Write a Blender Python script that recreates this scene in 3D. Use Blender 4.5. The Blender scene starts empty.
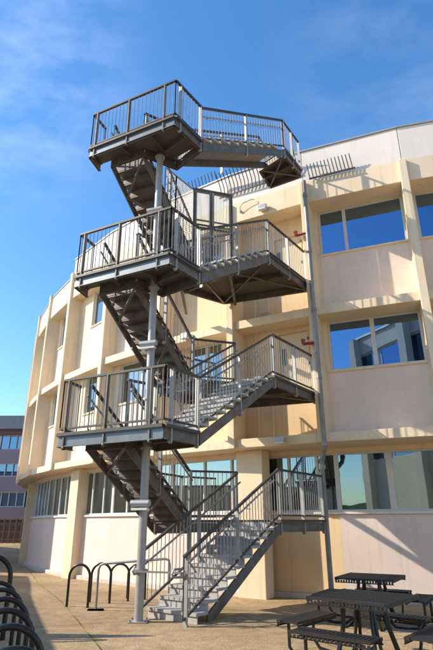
import bpy, bmesh, math, random
from mathutils import Vector, Matrix
random.seed(7)
R = math.radians
scene = bpy.context.scene
COL = scene.collection

# ------------------------------------------------------------------ camera
PITCH = 21.3
cam_d = bpy.data.cameras.new('camera')
cam = bpy.data.objects.new('camera', cam_d); COL.objects.link(cam)
cam.location = (0, 0, 1.6)
cam.rotation_euler = (Matrix.Rotation(R(90 + PITCH), 3, 'X') @ Matrix.Rotation(R(-0.15), 3, 'Z')).to_euler()
cam_d.sensor_fit = 'VERTICAL'; cam_d.sensor_height = 36.0
cam_d.lens = 36.0 * 506.0 / 650.0
cam_d.clip_start = 0.05; cam_d.clip_end = 2000
scene.camera = cam

# ------------------------------------------------------------------ light
SUN_AZ, SUN_EL = 181.0, 33.5          # azimuth where the sun stands, counter-clockwise from +X
sd = Vector((math.cos(R(SUN_AZ)) * math.cos(R(SUN_EL)), math.sin(R(SUN_AZ)) * math.cos(R(SUN_EL)), math.sin(R(SUN_EL))))
sl = bpy.data.lights.new('sun', 'SUN'); sl.energy = 3.7; sl.angle = R(0.5); sl.color = (1.0, 0.89, 0.74)
so = bpy.data.objects.new('sun', sl); COL.objects.link(so)
so.rotation_euler = sd.to_track_quat('Z', 'Y').to_euler()
so.location = (-20, -14, 20)

world = bpy.data.worlds.new('World'); scene.world = world; world.use_nodes = True
wn, wl = world.node_tree.nodes, world.node_tree.links
bg = wn['Background']
sky = wn.new('ShaderNodeTexSky'); sky.sky_type = 'NISHITA'; sky.sun_disc = False
sky.sun_elevation = R(SUN_EL); sky.sun_rotation = R(90 - SUN_AZ)
sky.air_density = 1.2; sky.dust_density = 0.6; sky.ozone_density = 4.5
tc = wn.new('ShaderNodeTexCoord')
mp = wn.new('ShaderNodeMapping'); mp.inputs['Scale'].default_value = (1.3, 2.2, 3.0); mp.inputs['Rotation'].default_value = (0.3, 0.5, 0.6)
nz = wn.new('ShaderNodeTexNoise'); nz.inputs['Scale'].default_value = 5.5; nz.inputs['Detail'].default_value = 9; nz.inputs['Roughness'].default_value = 0.62
nz.inputs['Distortion'].default_value = 0.12
cr = wn.new('ShaderNodeValToRGB'); cr.color_ramp.elements[0].position = 0.42; cr.color_ramp.elements[1].position = 0.80
cr.color_ramp.elements[0].color = (0, 0, 0, 1); cr.color_ramp.elements[1].color = (.15, .15, .15, 1)
mx = wn.new('ShaderNodeMixRGB'); mx.inputs['Color2'].default_value = (7.5, 8.0, 8.8, 1)
wl.new(tc.outputs['Generated'], mp.inputs['Vector']); wl.new(mp.outputs[0], nz.inputs['Vector'])
wl.new(nz.outputs['Fac'], cr.inputs[0])
def sky_patch(d, c0, c1):
    v = wn.new('ShaderNodeVectorMath'); v.operation = 'DOT_PRODUCT'; v.inputs[1].default_value = d; wl.new(tc.outputs['Generated'], v.inputs[0])
    m_ = wn.new('ShaderNodeMapRange'); m_.interpolation_type = 'SMOOTHSTEP'; m_.inputs['From Min'].default_value = c0; m_.inputs['From Max'].default_value = c1
    wl.new(v.outputs['Value'], m_.inputs['Value']); return m_.outputs[0]
pa = sky_patch((-.37, .612, .70), .955, 1.0); pb = sky_patch((.325, .63, .705), .96, 1.0)
ad = wn.new('ShaderNodeMath'); ad.operation = 'MULTIPLY_ADD'; ad.inputs[1].default_value = .4; wl.new(pb, ad.inputs[0]); wl.new(pa, ad.inputs[2])
a2 = wn.new('ShaderNodeMath'); a2.operation = 'ADD'; a2.inputs[1].default_value = .0; wl.new(ad.outputs[0], a2.inputs[0])
ml = wn.new('ShaderNodeMath'); ml.operation = 'MULTIPLY'; ml.use_clamp = True; wl.new(cr.outputs[0], ml.inputs[0]); wl.new(a2.outputs[0], ml.inputs[1])
wl.new(ml.outputs[0], mx.inputs['Fac']); wl.new(sky.outputs[0], mx.inputs['Color1'])
hs = wn.new('ShaderNodeHueSaturation'); hs.inputs['Saturation'].default_value = 1.2; wl.new(mx.outputs[0], hs.inputs['Color']); wl.new(hs.outputs[0], bg.inputs['Color']); bg.inputs['Strength'].default_value = 0.15
scene.view_settings.view_transform = 'Standard'; scene.view_settings.look = 'None'
scene.view_settings.gamma = 1.0; scene.view_settings.use_curve_mapping = False
scene.view_settings.exposure = 0.84
scene.render.engine = 'CYCLES'
scene.cycles.max_bounces = 7; scene.cycles.transparent_max_bounces = 10

# ------------------------------------------------------------------ materials
def mat(name, color, rough=0.7, metal=0.0, var=0.12, scale=3.0, bump=0.0, bscale=60, streak=0.0, spec=None, tint2=None, tscale=1.0, tamt=0.5):
    m = bpy.data.materials.new(name); m.use_nodes = True
    n, l = m.node_tree.nodes, m.node_tree.links
    b = n['Principled BSDF']; b.inputs['Roughness'].default_value = rough; b.inputs['Metallic'].default_value = metal
    if spec is not None: b.inputs['Specular IOR Level'].default_value = spec
    g = n.new('ShaderNodeNewGeometry')
    t = n.new('ShaderNodeTexNoise'); t.inputs['Scale'].default_value = scale; t.inputs['Detail'].default_value = 8; t.inputs['Roughness'].default_value = .65
    l.new(g.outputs['Position'], t.inputs['Vector'])
    r = n.new('ShaderNodeMapRange'); r.inputs['From Min'].default_value = .3; r.inputs['From Max'].default_value = .7
    r.inputs['To Min'].default_value = 1 - var; r.inputs['To Max'].default_value = 1 + var
    l.new(t.outputs['Fac'], r.inputs['Value'])
    mm = n.new('ShaderNodeMixRGB'); mm.blend_type = 'MULTIPLY'; mm.inputs['Fac'].default_value = 1
    mm.inputs['Color1'].default_value = (*color, 1); l.new(r.outputs[0], mm.inputs['Color2'])
    out = mm.outputs[0]
    if tint2:
        t3 = n.new('ShaderNodeTexNoise'); t3.inputs['Scale'].default_value = tscale; t3.inputs['Detail'].default_value = 6; t3.inputs['Roughness'].default_value = .7
        l.new(g.outputs['Position'], t3.inputs['Vector'])
        c3 = n.new('ShaderNodeValToRGB'); c3.color_ramp.elements[0].position = .45; c3.color_ramp.elements[1].position = .62
        c3.color_ramp.elements[1].color = (tamt, tamt, tamt, 1); l.new(t3.outputs['Fac'], c3.inputs[0])
        m3 = n.new('ShaderNodeMixRGB'); m3.inputs['Color2'].default_value = (*tint2, 1); l.new(c3.outputs[0], m3.inputs['Fac']); l.new(out, m3.inputs['Color1'])
        out = m3.outputs[0]
    if streak:
        mp_ = n.new('ShaderNodeMapping'); mp_.inputs['Scale'].default_value = (5, 5, .35)
        l.new(g.outputs['Position'], mp_.inputs['Vector'])
        t2 = n.new('ShaderNodeTexNoise'); t2.inputs['Scale'].default_value = 1.6; t2.inputs['Detail'].default_value = 6
        l.new(mp_.outputs[0], t2.inputs['Vector'])
        c2 = n.new('ShaderNodeMapRange'); c2.inputs['From Min'].default_value = .52; c2.inputs['From Max'].default_value = .75
        c2.inputs['To Min'].default_value = 1; c2.inputs['To Max'].default_value = 1 - streak
        l.new(t2.outputs['Fac'], c2.inputs['Value'])
        m2 = n.new('ShaderNodeMixRGB'); m2.blend_type = 'MULTIPLY'; m2.inputs['Fac'].default_value = 1
        l.new(out, m2.inputs['Color1']); l.new(c2.outputs[0], m2.inputs['Color2']); out = m2.outputs[0]
    l.new(out, b.inputs['Base Color'])
    if bump:
        tb = n.new('ShaderNodeTexNoise'); tb.inputs['Scale'].default_value = bscale; tb.inputs['Detail'].default_value = 4
        l.new(g.outputs['Position'], tb.inputs['Vector'])
        bp = n.new('ShaderNodeBump'); bp.inputs['Strength'].default_value = bump; bp.inputs['Distance'].default_value = .02
        l.new(tb.outputs['Fac'], bp.inputs['Height']); l.new(bp.outputs[0], b.inputs['Normal'])
    return m

M = {}
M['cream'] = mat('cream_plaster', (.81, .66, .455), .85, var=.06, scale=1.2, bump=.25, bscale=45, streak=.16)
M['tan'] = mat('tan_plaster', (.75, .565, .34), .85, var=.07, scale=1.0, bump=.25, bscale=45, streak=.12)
M['pink'] = mat('pink_plaster', (.85, .70, .585), .9, var=.05, scale=1.5, bump=.5, bscale=70, streak=.07, tint2=(.74, .60, .49), tscale=.9, tamt=.35)
M['white'] = mat('white_plaster', (.80, .72, .64), .85, var=.05, scale=1.0, bump=.25, bscale=45, streak=.10)
M['lav'] = mat('pale_plaster', (.81, .67, .575), .9, var=.06, scale=1.2, bump=.5, bscale=70, streak=.12)
M['kerb'] = mat('kerb_concrete', (.55, .50, .44), .9, var=.12, scale=4, bump=.3)
M['frame'] = mat('window_frame', (.62, .60, .57), .45, var=.04)
M['coping'] = mat('coping_metal', (.42, .41, .39), .5, .4, var=.1)
M['galv'] = mat('galvanised_steel', (.30, .305, .30), .52, .45, var=.22, scale=7, bump=.08, bscale=30, tint2=(.20, .175, .145), tscale=3.5, tamt=.55)
M['galvlight'] = mat('galvanised_steel_pale', (.37, .37, .36), .5, .3, var=.12, scale=9, tint2=(.33, .31, .28), tscale=5, tamt=.4)
M['channel'] = mat('channel_steel', (.15, .18, .20), .45, .5, var=.25, scale=6, bump=.08, bscale=30, tint2=(.12, .105, .09), tscale=3, tamt=.5)
M['weath'] = mat('weathered_steel', (.165, .155, .14), .6, .35, var=.28, scale=6, bump=.15, bscale=35, tint2=(.15, .085, .045), tscale=4, tamt=.6)
M['rail'] = mat('handrail_steel', (.075, .068, .06), .55, .3, var=.25, scale=8)
M['tread'] = mat('tread_concrete', (.40, .39, .37), .85, var=.16, scale=9, bump=.3, bscale=80)
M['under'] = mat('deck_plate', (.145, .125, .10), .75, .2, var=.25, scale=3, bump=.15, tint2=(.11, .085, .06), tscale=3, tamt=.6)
M['black'] = mat('black_coating', (.012, .012, .013), .35, 0, var=.2, scale=12, spec=.5)
M['plastic'] = mat('table_coating', (.022, .021, .021), .45, 0, var=.25, scale=14, spec=.35, bump=.1)
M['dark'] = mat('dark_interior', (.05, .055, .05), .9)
M['blind'] = mat('blind_cloth', (.36, .30, .20), .9, var=.06)
M['curtain'] = mat('curtain_cloth', (.45, .50, .52), .9, var=.1)
M['lamp'] = mat('lamp_housing', (.42, .43, .44), .4, .3)
M['lens'] = mat('lamp_lens', (.7, .7, .66), .2)
M['red'] = mat('red_valve_paint', (.28, .03, .03), .45)
M['door'] = mat('door_paint', (.70, .57, .38), .6, var=.05)
M['brass'] = mat('worn_plate', (.10, .09, .08), .4, .6)
M['yellow'] = mat('yellow_tape', (.65, .48, .08), .6)
M['purple'] = mat('purple_cladding', (.33, .235, .25), .7, var=.1, scale=.6)
M['greyroof'] = mat('grey_roofing', (.25, .25, .26), .8, var=.15)
M['brick'] = mat('brick_red', (.17, .10, .085), .85, var=.2, scale=3)
M['lattice'] = mat('lattice_wood', (.22, .17, .13), .8)
M['carpaint'] = mat('car_paint_silver', (.55, .55, .52), .25, .2, var=.03)
M['rubber'] = mat('tyre_rubber', (.02, .02, .02), .8)
M['other'] = mat('neighbour_wall', (.64, .56, .44), .85, var=.06, scale=.5)
M['moss'] = mat('moss_green', (.16, .17, .04), .95, var=.3, scale=8)
M['leaf'] = mat('leaf_green', (.05, .075, .025), .8, var=.3, scale=2)
M['bark'] = mat('bark_brown', (.12, .09, .06), .9)

def glass_mat(name, tint, refl, fac):
    m = bpy.data.materials.new(name); m.use_nodes = True
    n, l = m.node_tree.nodes, m.node_tree.links
    n.remove(n['Principled BSDF'])
    tr = n.new('ShaderNodeBsdfTransparent'); tr.inputs[0].default_value = (*tint, 1)
    gl = n.new('ShaderNodeBsdfGlossy'); gl.inputs['Color'].default_value = (*refl, 1); gl.inputs['Roughness'].default_value = .012
    g = n.new('ShaderNodeNewGeometry'); t = n.new('ShaderNodeTexNoise'); t.inputs['Scale'].default_value = .9
    l.new(g.outputs['Position'], t.inputs['Vector'])
    bp = n.new('ShaderNodeBump'); bp.inputs['Strength'].default_value = .03; bp.inputs['Distance'].default_value = .04
    l.new(t.outputs['Fac'], bp.inputs['Height']); l.new(bp.outputs[0], gl.inputs['Normal'])
    lw = n.new('ShaderNodeFresnel'); lw.inputs['IOR'].default_value = 1.5
    ad = n.new('ShaderNodeMath'); ad.operation = 'ADD'; ad.use_clamp = True; ad.inputs[1].default_value = fac
    l.new(lw.outputs[0], ad.inputs[0])
    mx = n.new('ShaderNodeMixShader'); l.new(ad.outputs[0], mx.inputs[0]); l.new(tr.outputs[0], mx.inputs[1]); l.new(gl.outputs[0], mx.inputs[2])
    l.new(mx.outputs[0], n['Material Output'].inputs['Surface'])
    return m
M['glass'] = glass_mat('blue_window_glass', (.35, .45, .5), (.30, .47, .72), .50)
M['glassg'] = glass_mat('green_window_glass', (.30, .42, .40), (.52, .66, .72), .36)

# paving
def paving():
    m = bpy.data.materials.new('exposed_aggregate_paving'); m.use_nodes = True
    n, l = m.node_tree.nodes, m.node_tree.links; b = n['Principled BSDF']; b.inputs['Roughness'].default_value = .92
    g = n.new('ShaderNodeNewGeometry')
    def noise(s, d=6, r=.6):
        t = n.new('ShaderNodeTexNoise'); t.inputs['Scale'].default_value = s; t.inputs['Detail'].default_value = d; t.inputs['Roughness'].default_value = r
        l.new(g.outputs['Position'], t.inputs['Vector']); return t
    def ramp(src, p0, c0, p1, c1):
        c = n.new('ShaderNodeValToRGB'); e = c.color_ramp.elements; e[0].position = p0; e[0].color = (*c0, 1); e[1].position = p1; e[1].color = (*c1, 1)
        l.new(src, c.inputs[0]); return c
    def mixc(kind, f, a, bb):
        x = n.new('ShaderNodeMixRGB'); x.blend_type = kind
        if isinstance(f, float): x.inputs['Fac'].default_value = f
        else: l.new(f, x.inputs['Fac'])
        l.new(a, x.inputs['Color1'])
        if isinstance(bb, tuple): x.inputs['Color2'].default_value = (*bb, 1)
        else: l.new(bb, x.inputs['Color2'])
        return x.outputs[0]
    big = ramp(noise(.45, 7).outputs['Fac'], .35, (.38, .27, .145), .68, (.59, .445, .26))
    fine = ramp(noise(38, 3, .8).outputs['Fac'], .36, (.55, .55, .55), .66, (1.25, 1.22, 1.2))
    c = mixc('MULTIPLY', 1.0, big.outputs[0], fine.outputs[0])
    med = ramp(noise(4.5, 8, .7).outputs['Fac'], .35, (.74, .72, .68), .62, (1.1, 1.1, 1.1))
    c = mixc('MULTIPLY', 1.0, c, med.outputs[0])
    # joints
    mp = n.new('ShaderNodeMapping'); mp.vector_type = 'TEXTURE'; mp.inputs['Location'].default_value = (-2.3, 9.8, 0); mp.inputs['Rotation'].default_value = (0, 0, R(-68))
    l.new(g.outputs['Position'], mp.inputs['Vector'])
    dn = noise(2.5, 4)
    va = n.new('ShaderNodeVectorMath'); va.operation = 'MULTIPLY_ADD'; va.inputs[1].default_value = (.012, .012, 0)
    l.new(dn.outputs['Color'], va.inputs[0]); l.new(mp.outputs[0], va.inputs[2])
    sp = n.new('ShaderNodeSeparateXYZ'); l.new(va.outputs[0], sp.inputs[0])
    def line(src, period, w):
        a = n.new('ShaderNodeMath'); a.operation = 'PINGPONG'; a.inputs[1].default_value = period / 2; l.new(src, a.inputs[0])
        d = n.new('ShaderNodeMath'); d.operation = 'LESS_THAN'; d.inputs[1].default_value = w; l.new(a.outputs[0], d.inputs[0]); return d.outputs[0]
    lx = line(sp.outputs['Y'], 3.0, .016); ly = line(sp.outputs['X'], 3.0, .012)
    mossn = ramp(noise(1.6, 5, .7).outputs['Fac'], .42, (.12, .085, .045), .58, (.30, .27, .05))
    pg = n.new('ShaderNodeMath'); pg.operation = 'PINGPONG'; pg.inputs[1].default_value = 1.5; l.new(sp.outputs['Y'], pg.inputs[0])
    mr = n.new('ShaderNodeMapRange'); mr.inputs['From Min'].default_value = .16; mr.inputs['From Max'].default_value = 0.0; l.new(pg.outputs[0], mr.inputs['Value'])
    mn = ramp(noise(5, 6, .75).outputs['Fac'], .50, (0, 0, 0), .62, (.75, .75, .75))
    mf = n.new('ShaderNodeMath'); mf.operation = 'MULTIPLY'; l.new(mr.outputs[0], mf.inputs[0]); l.new(mn.outputs[0], mf.inputs[1])
    c = mixc('MIX', mf.outputs[0], c, (.30, .27, .05))
    c = mixc('MIX', lx, c, mossn.outputs[0]); c = mixc('MIX', ly, c, (.17, .12, .07))
    sl_ = ramp(noise(.9, 7, .75).outputs['Fac'], .48, (1, 1, 1), .60, (.80, .74, .66))
    c = mixc('MULTIPLY', 1.0, c, sl_.outputs[0])
    st = ramp(noise(1.1, 5, .7).outputs['Fac'], .62, (0, 0, 0), .72, (.45, .45, .45))
    c = mixc('MIX', st.outputs[0], c, (.20, .135, .07))
    l.new(c, b.inputs['Base Color'])
    bp = n.new('ShaderNodeBump'); bp.inputs['Strength'].default_value = .5; bp.inputs['Distance'].default_value = .01
    l.new(fine.outputs[0], bp.inputs['Height']); l.new(bp.outputs[0], b.inputs['Normal'])
    return m
M['paving'] = paving()

# ------------------------------------------------------------------ mesh helpers
V = Vector
class MB:
    def __init__(s): s.v = []; s.f = []
    def add(s, vs, fs):
        o = len(s.v); s.v += [tuple(v) for v in vs]; s.f += [tuple(i + o for i in f) for f in fs]; return s
    def prism(s, poly, z0, z1):
        """poly list of (x,y) counter clockwise; z0/z1 numbers"""
        a = sum(poly[i][0] * poly[(i + 1) % len(poly)][1] - poly[(i + 1) % len(poly)][0] * poly[i][1] for i in range(len(poly)))
        if a < 0: poly = poly[::-1]
        n = len(poly)
        vs = [(p[0], p[1], z0) for p in poly] + [(p[0], p[1], z1) for p in poly]
        fs = [tuple(range(n - 1, -1, -1)), tuple(range(n, 2 * n))] + [(i, (i + 1) % n, n + (i + 1) % n, n + i) for i in range(n)]
        return s.add(vs, fs)
    def beam(s, a, b, w, h, up=(0, 0, 1), off=(0, 0)):
        """box beam from a to b, width w sideways, height h along up"""
        a, b = V(a), V(b); d = (b - a).normalized(); up = V(up)
        side = d.cross(up)
        if side.length < 1e-4: up = V((1, 0, 0)); side = d.cross(up)
        side.normalize(); u = side.cross(d).normalized()
        vs = []
        for p in (a, b):
            for (i, j) in ((-1, -1), (1, -1), (1, 1), (-1, 1)):
                vs.append(p + side * (off[0] + i * w / 2) + u * (off[1] + j * h / 2))
        return s.add(vs, [(3, 2, 1, 0), (4, 5, 6, 7), (0, 1, 5, 4), (1, 2, 6, 5), (2, 3, 7, 6), (3, 0, 4, 7)])
    def vbeam(s, a, b, w, h):
        """beam whose vertical faces stay vertical and ends are cut plumb (sloping plate)"""
        a, b = V(a), V(b); d = V((b.x - a.x, b.y - a.y, 0)).normalized(); side = V((d.y, -d.x, 0))
        vs = []
        for p in (a, b):
            for (i, j) in ((-1, -1), (1, -1), (1, 1), (-1, 1)):
                vs.append(p + side * (i * w / 2) + V((0, 0, j * h / 2)))
        return s.add(vs, [(3, 2, 1, 0), (4, 5, 6, 7), (0, 1, 5, 4), (1, 2, 6, 5), (2, 3, 7, 6), (3, 0, 4, 7)])
    def tube(s, pts, r, n=8, r2=None, cap=True):
        pts = [V(p) for p in pts]; m = len(pts)
        T = []
        for i in range(m):
            t = (pts[min(i + 1, m - 1)] - pts[max(i - 1, 0)]); T.append(t.normalized())
        up = V((0, 0, 1)) if abs(T[0].z) < .9 else V((1, 0, 0))
        nrm = T[0].cross(up).normalized()
        vs = []
        for i in range(m):
            nrm = (nrm - T[i] * nrm.dot(T[i])).normalized(); bi = T[i].cross(nrm)
            rr = r if r2 is None else r + (r2 - r) * i / (m - 1)
            for k in range(n):
                a = 2 * math.pi * k / n; vs.append(pts[i] + nrm * (math.cos(a) * rr) + bi * (math.sin(a) * rr))
        fs = [(i * n + k, i * n + (k + 1) % n, (i + 1) * n + (k + 1) % n, (i + 1) * n + k) for i in range(m - 1) for k in range(n)]
        if cap: fs += [tuple(range(n - 1, -1, -1)), tuple((m - 1) * n + k for k in range(n))]
        return s.add(vs, fs)
    def build(s, name, m, parent=None, smooth=False, bevel=0):
        me = bpy.data.meshes.new(name); me.from_pydata(s.v, [], s.f); me.update()
        bm = bmesh.new(); bm.from_mesh(me); bmesh.ops.recalc_face_normals(bm, faces=bm.faces); bm.to_mesh(me); bm.free()
        o = bpy.data.objects.new(name, me); COL.objects.link(o)
        me.materials.append(M[m] if isinstance(m, str) else m)
        if smooth:
            for p in me.polygons: p.use_smooth = True
            try:
                me.set_sharp_from_angle(angle=R(40))
            except Exception: pass
        if bevel:
            bv = o.modifiers.new('bevel', 'BEVEL'); bv.width = bevel; bv.segments = 2; bv.limit_method = 'ANGLE'
        if parent is not None:
            o.parent = parent; o.matrix_parent_inverse = Matrix.Translation(-root_of(parent))
        return o
ROOTLOC = {}
def root_of(p): return ROOTLOC.get(p.name, V((0, 0, 0)))
def thing(name, label, cat, loc=(0, 0, 0), group=None):
    o = bpy.data.objects.new(name, None); COL.objects.link(o); o.location = loc; o.empty_display_size = .2
    ROOTLOC[o.name] = V(loc)
    tag(o, label, cat, group); return o
def tag(o, label, cat, group=None):
    o['label'] = label; o['category'] = cat
    if group: o['group'] = group
    return o
def arc(c, r, a0, a1, n, ax, ay):
    c, ax, ay = V(c), V(ax), V(ay)
    return [c + ax * (r * math.cos(R(a0 + (a1 - a0) * i / n))) + ay * (r * math.sin(R(a0 + (a1 - a0) * i / n))) for i in range(n + 1)]

# ------------------------------------------------------------------ ground
CX, CY = 13.69, 37.14
def gz(x, y):
    """the yard falls slightly towards the facade"""
    t = min(1, max(0, (30.6 - math.hypot(x - CX, y - CY)) / 4.8)); return -.30 * t * t * (3 - 2 * t)
gm = MB(); rings = [20, 25, 25.8, 26.4, 27, 27.6, 28.2, 28.8, 29.4, 30, 30.6, 31.2, 34, 40, 60, 120, 400]; NS = 144
for q in rings:
    for i in range(NS):
        a_ = 2 * math.pi * i / NS; x_, y_ = CX + q * math.cos(a_), CY + q * math.sin(a_); gm.v.append((x_, y_, gz(x_, y_)))
for j in range(len(rings) - 1):
    for i in range(NS): gm.f.append((j * NS + i, j * NS + (i + 1) % NS, (j + 1) * NS + (i + 1) % NS, (j + 1) * NS + i))
g = gm.build('ground', 'paving', smooth=True); g['kind'] = 'structure'

# ------------------------------------------------------------------ the round office building
def P(th, r): return (CX + r * math.cos(R(th)), CY + r * math.sin(R(th)))
FIN = [-88.0, -94.7, -101.4, -108.1, -114.8, -120.7, -127.3, -134.2, -141.5, -148.2, -154.9, -161.6, -168.3, -175.0, -181.7]
RI, RO, RG = 25.27, 25.93, 24.87
bld = thing('office_building', 'curved cream and pink three storey building with vertical fins behind the steel staircase', 'building', (*P(-114.8, RI), 0))
def lerp(a, b, t): return a + (b - a) * t
def seg(k, f0, f1, r0, r1, z0, z1, mb=None):
    """block in bay k between fractions f0..f1 (0 = right hand fin), flat bay"""
    mb = mb or MB()
    def q(f, r):
        a = V(P(FIN[k], r)); b = V(P(FIN[k + 1], r)); return a.lerp(b, f)[:]
    return mb.prism([q(f0, r0), q(f1, r0), q(f1, r1), q(f0, r1)], z0, z1)
NB = len(FIN) - 1
# fins
for k, th in enumerate(FIN):
    a = R(th); u = V((math.cos(a), math.sin(a), 0)); 
    p0, p1 = V((*P(th, RI - .1), 0)), V((*P(th, RO + .10), 0))
    top = 11.80 if k < 8 else 12.35
    mb = MB(); h = (top - 3.56)
    mb.beam(p0 + V((0, 0, 3.56 + h / 2)), p1 + V((0, 0, 3.56 + h / 2)), .22, h)
    mb.build('fin', 'cream', bld, bevel=.015)
# bands and parapet
for (z0, z1, nm) in ((3.572, 3.82, 'ledge'), (7.20, 7.47, 'ledge'), (11.07, 11.84, 'ledge')):
    mb = MB()
    for k in range(NB): seg(k, 0, 1, RI - (.95 if z0 < 4 else .35), RO, z0, z1, mb)
    mb.build(nm, 'cream', bld, bevel=.012)
mb = MB()
for k in range(NB): seg(k, .003, .997, RO - .25, RO - .012, 11.842, 13.06, mb) if k < 8 else seg(k, 0, 1, RO - .25, RO - .012, 11.842, 12.2, mb)
mb.build('parapet', 'white', bld, bevel=.008)
mb = MB()
for k in range(NB): seg(k, 0, 1, RO - .3, RO + .03, 13.062 if k < 8 else 12.202, 13.11 if k < 8 else 12.24, mb)
mb.build('coping', 'coping', bld)
# roof + rear drum
circ = [P(-360 * i / 48, 24.6) for i in range(48)]
MB().prism(circ, 11.3, 11.75).build('roof', 'greyroof', bld)
mb = MB()
for i in range(26):
    t0, t1 = -88 + 6.7 * i, -88 + 6.7 * (i + 1)
    mb.prism([P(t0, 25.1), P(t1, 25.1), P(t1, 24.6), P(t0, 24.6)], 0, 12.1)
mb.build('rear_wall', 'cream', bld)
# dark rooms: floors and back wall
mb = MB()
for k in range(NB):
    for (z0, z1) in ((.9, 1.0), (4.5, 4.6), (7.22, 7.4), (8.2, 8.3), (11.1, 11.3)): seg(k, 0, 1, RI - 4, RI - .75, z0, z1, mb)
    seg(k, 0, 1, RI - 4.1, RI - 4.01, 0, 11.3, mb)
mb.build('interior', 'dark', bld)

def window(k, f0, f1, z0, z1, splits, r=None, glass='glass', blind=0, curtain=False, sill=True, fmat='frame'):
    """window in bay k: frame part, pane sub-parts"""
    fr = MB(); t = .07 / 3.03
    if r is None: r = RI
    rf0, rf1 = r - .16, r - .08
    seg(k, f0, f0 + t, rf0, rf1, z0, z1, fr); seg(k, f1 - t, f1, rf0, rf1, z0, z1, fr)
    seg(k, f0 + t, f1 - t, rf0, rf1, z0, z0 + .055, fr); seg(k, f0 + t, f1 - t, rf0, rf1, z1 - .055, z1, fr)
    edges = [f0 + t]
    for s, w in splits:
        w = w / 3.03 / 2
        seg(k, s - w, s + w, rf0 - .005, rf1 + .006, z0 + .055, z1 - .055, fr); edges += [s - w, s + w]
    edges.append(f1 - t)
    w_ = fr.build('window', fmat, bld, bevel=.006)
    for i in range(0, len(edges), 2):
        seg(k, edges[i], edges[i + 1], r - .135, r - .127, z0 + .055, z1 - .055).build('pane', glass, w_)
    if blind: seg(k, f0 + t, f1 - t, r - .30, r - .28, z1 - .055 - blind, z1 - .05).build('blind', 'blind', w_)
    if curtain: seg(k, f0 + t, f1 - t, r - .32, r - .30, z0 + .05, z1 - .05).build('curtain', 'curtain', w_)
    if sill: seg(k, f0 - .01, f1 + .01, r - .10, r + .05, z0 - .065, z0 - .003).build('sill', 'cream', w_, bevel=.006)
    return w_
def seg_part(nm, m, *a): return seg(*a).build(nm, m, bld)
walls = {'tan': MB(), 'pink': MB(), 'cream': MB(), 'lav': MB()}
RIB = RI
for k in range(NB):
    RI = RIB if k < 6 else 25.46
    e = .036
    for fl, (zb, zs, zt) in enumerate(((3.82, 5.68, 7.20), (7.47, 9.46, 11.07))):
        if k == 4:       # stair bay: solid walls with doors
            zd = 4.94 if fl == 0 else 8.31
            d0, d1 = .14, .52
            W = MB()
            seg(k, 0, d0, RI - .3, RI, zb, zt, W); seg(k, d1, 1, RI - .3, RI, zb, zt, W)
            seg(k, d0, d1, RI - .3, RI, zb, zd, W); seg(k, d0, d1, RI - .3, RI, zd + 2.1, zt, W)
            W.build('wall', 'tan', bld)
            dr = seg(k, d0 + .012, d1 - .012, RI - .12, RI - .06, zd + .012, zd + 2.085).build('door', 'door', bld, bevel=.004)
            fr = MB(); seg(k, d0, d0 + .011, RI - .14, RI + .02, zd, zd + 2.1, fr); seg(k, d1 - .011, d1, RI - .14, RI + .02, zd, zd + 2.1, fr)
            seg(k, d0 + .011, d1 - .011, RI - .14, RI + .02, zd + 2.087, zd + 2.1, fr); fr.build('door_frame', 'tan', dr)
            seg(k, .43, .475, RI - .058, RI - .03, zd + 1.1, zd + 1.62).build('handle_plate', 'brass', dr)
            hp = V((*V(P(FIN[k], RI + .0)).lerp(V(P(FIN[k + 1], RI + .0)), .455)[:], 0))
            MB().tube([hp + V((0, 0, zd + 1.05)), hp + V((-.02, -.06, zd + 1.05)), hp + V((-.02, -.06, zd + .85)), hp + V((0, 0, zd + .85))], .012, 6).build('handle', 'brass', dr, smooth=True)
            for (h0, h1) in ((.25, .34), (1.0, 1.09), (1.78, 1.87)):
                seg(k, d0 - .004, d0 + .012, RI - .055, RI + .035, zd + h0, zd + h1).build('hinge', 'brass', dr)
            # full height blank panels beside the door
            for c0 in (.60, .78): seg_part('joint_strip', 'cream', k, c0, c0 + .02, RI + .001, RI + .035, zb, zt)
            continue
        if k == 5:
            f0, f1 = .25, .72
        elif k >= 6: f0, f1 = (.05, .62) if k == 7 else (.05, .84)
        else: f0, f1 = e, 1 - .075
        W = walls['tan'] if k == 5 else walls['pink']
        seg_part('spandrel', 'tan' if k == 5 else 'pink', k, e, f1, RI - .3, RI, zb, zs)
        S = walls['cream']
        seg_part('pier', 'cream', k, 0, e, RI - .3, RI + .01, zb, zt)
        if f0 > e: seg_part('pier', 'cream', k, e, f0, RI - .3, RI, zs, zt)
        seg_part('pier', 'cream' if k != 5 else 'tan', k, f1, 1, RI - .3, RI + (.01 if k < 5 else 0), zb, zt)
        if k < 4:
            sp = [(.64, .14)] if fl == 1 else [(.49, .13)]
        elif k == 5: sp = [(.48, .07)]
        else: sp = [((f0 + f1) / 2, .08)]
        if k < 4 and fl == 1: sp = [(.645, .11)]
        w0 = window(k, f0, f1, zs, zt - .004, sp, blind=.17 if k < 4 else .12, glass='glass' if k < 5 else 'glassg', curtain=(k in (5, 6) and fl == 0))
        if k == 3 and fl == 1: seg(k, .67, .90, RI - .27, RI - .255, zs + .05, zt - .3).build('curtain', 'curtain', w0)
RI = RIB
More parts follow.
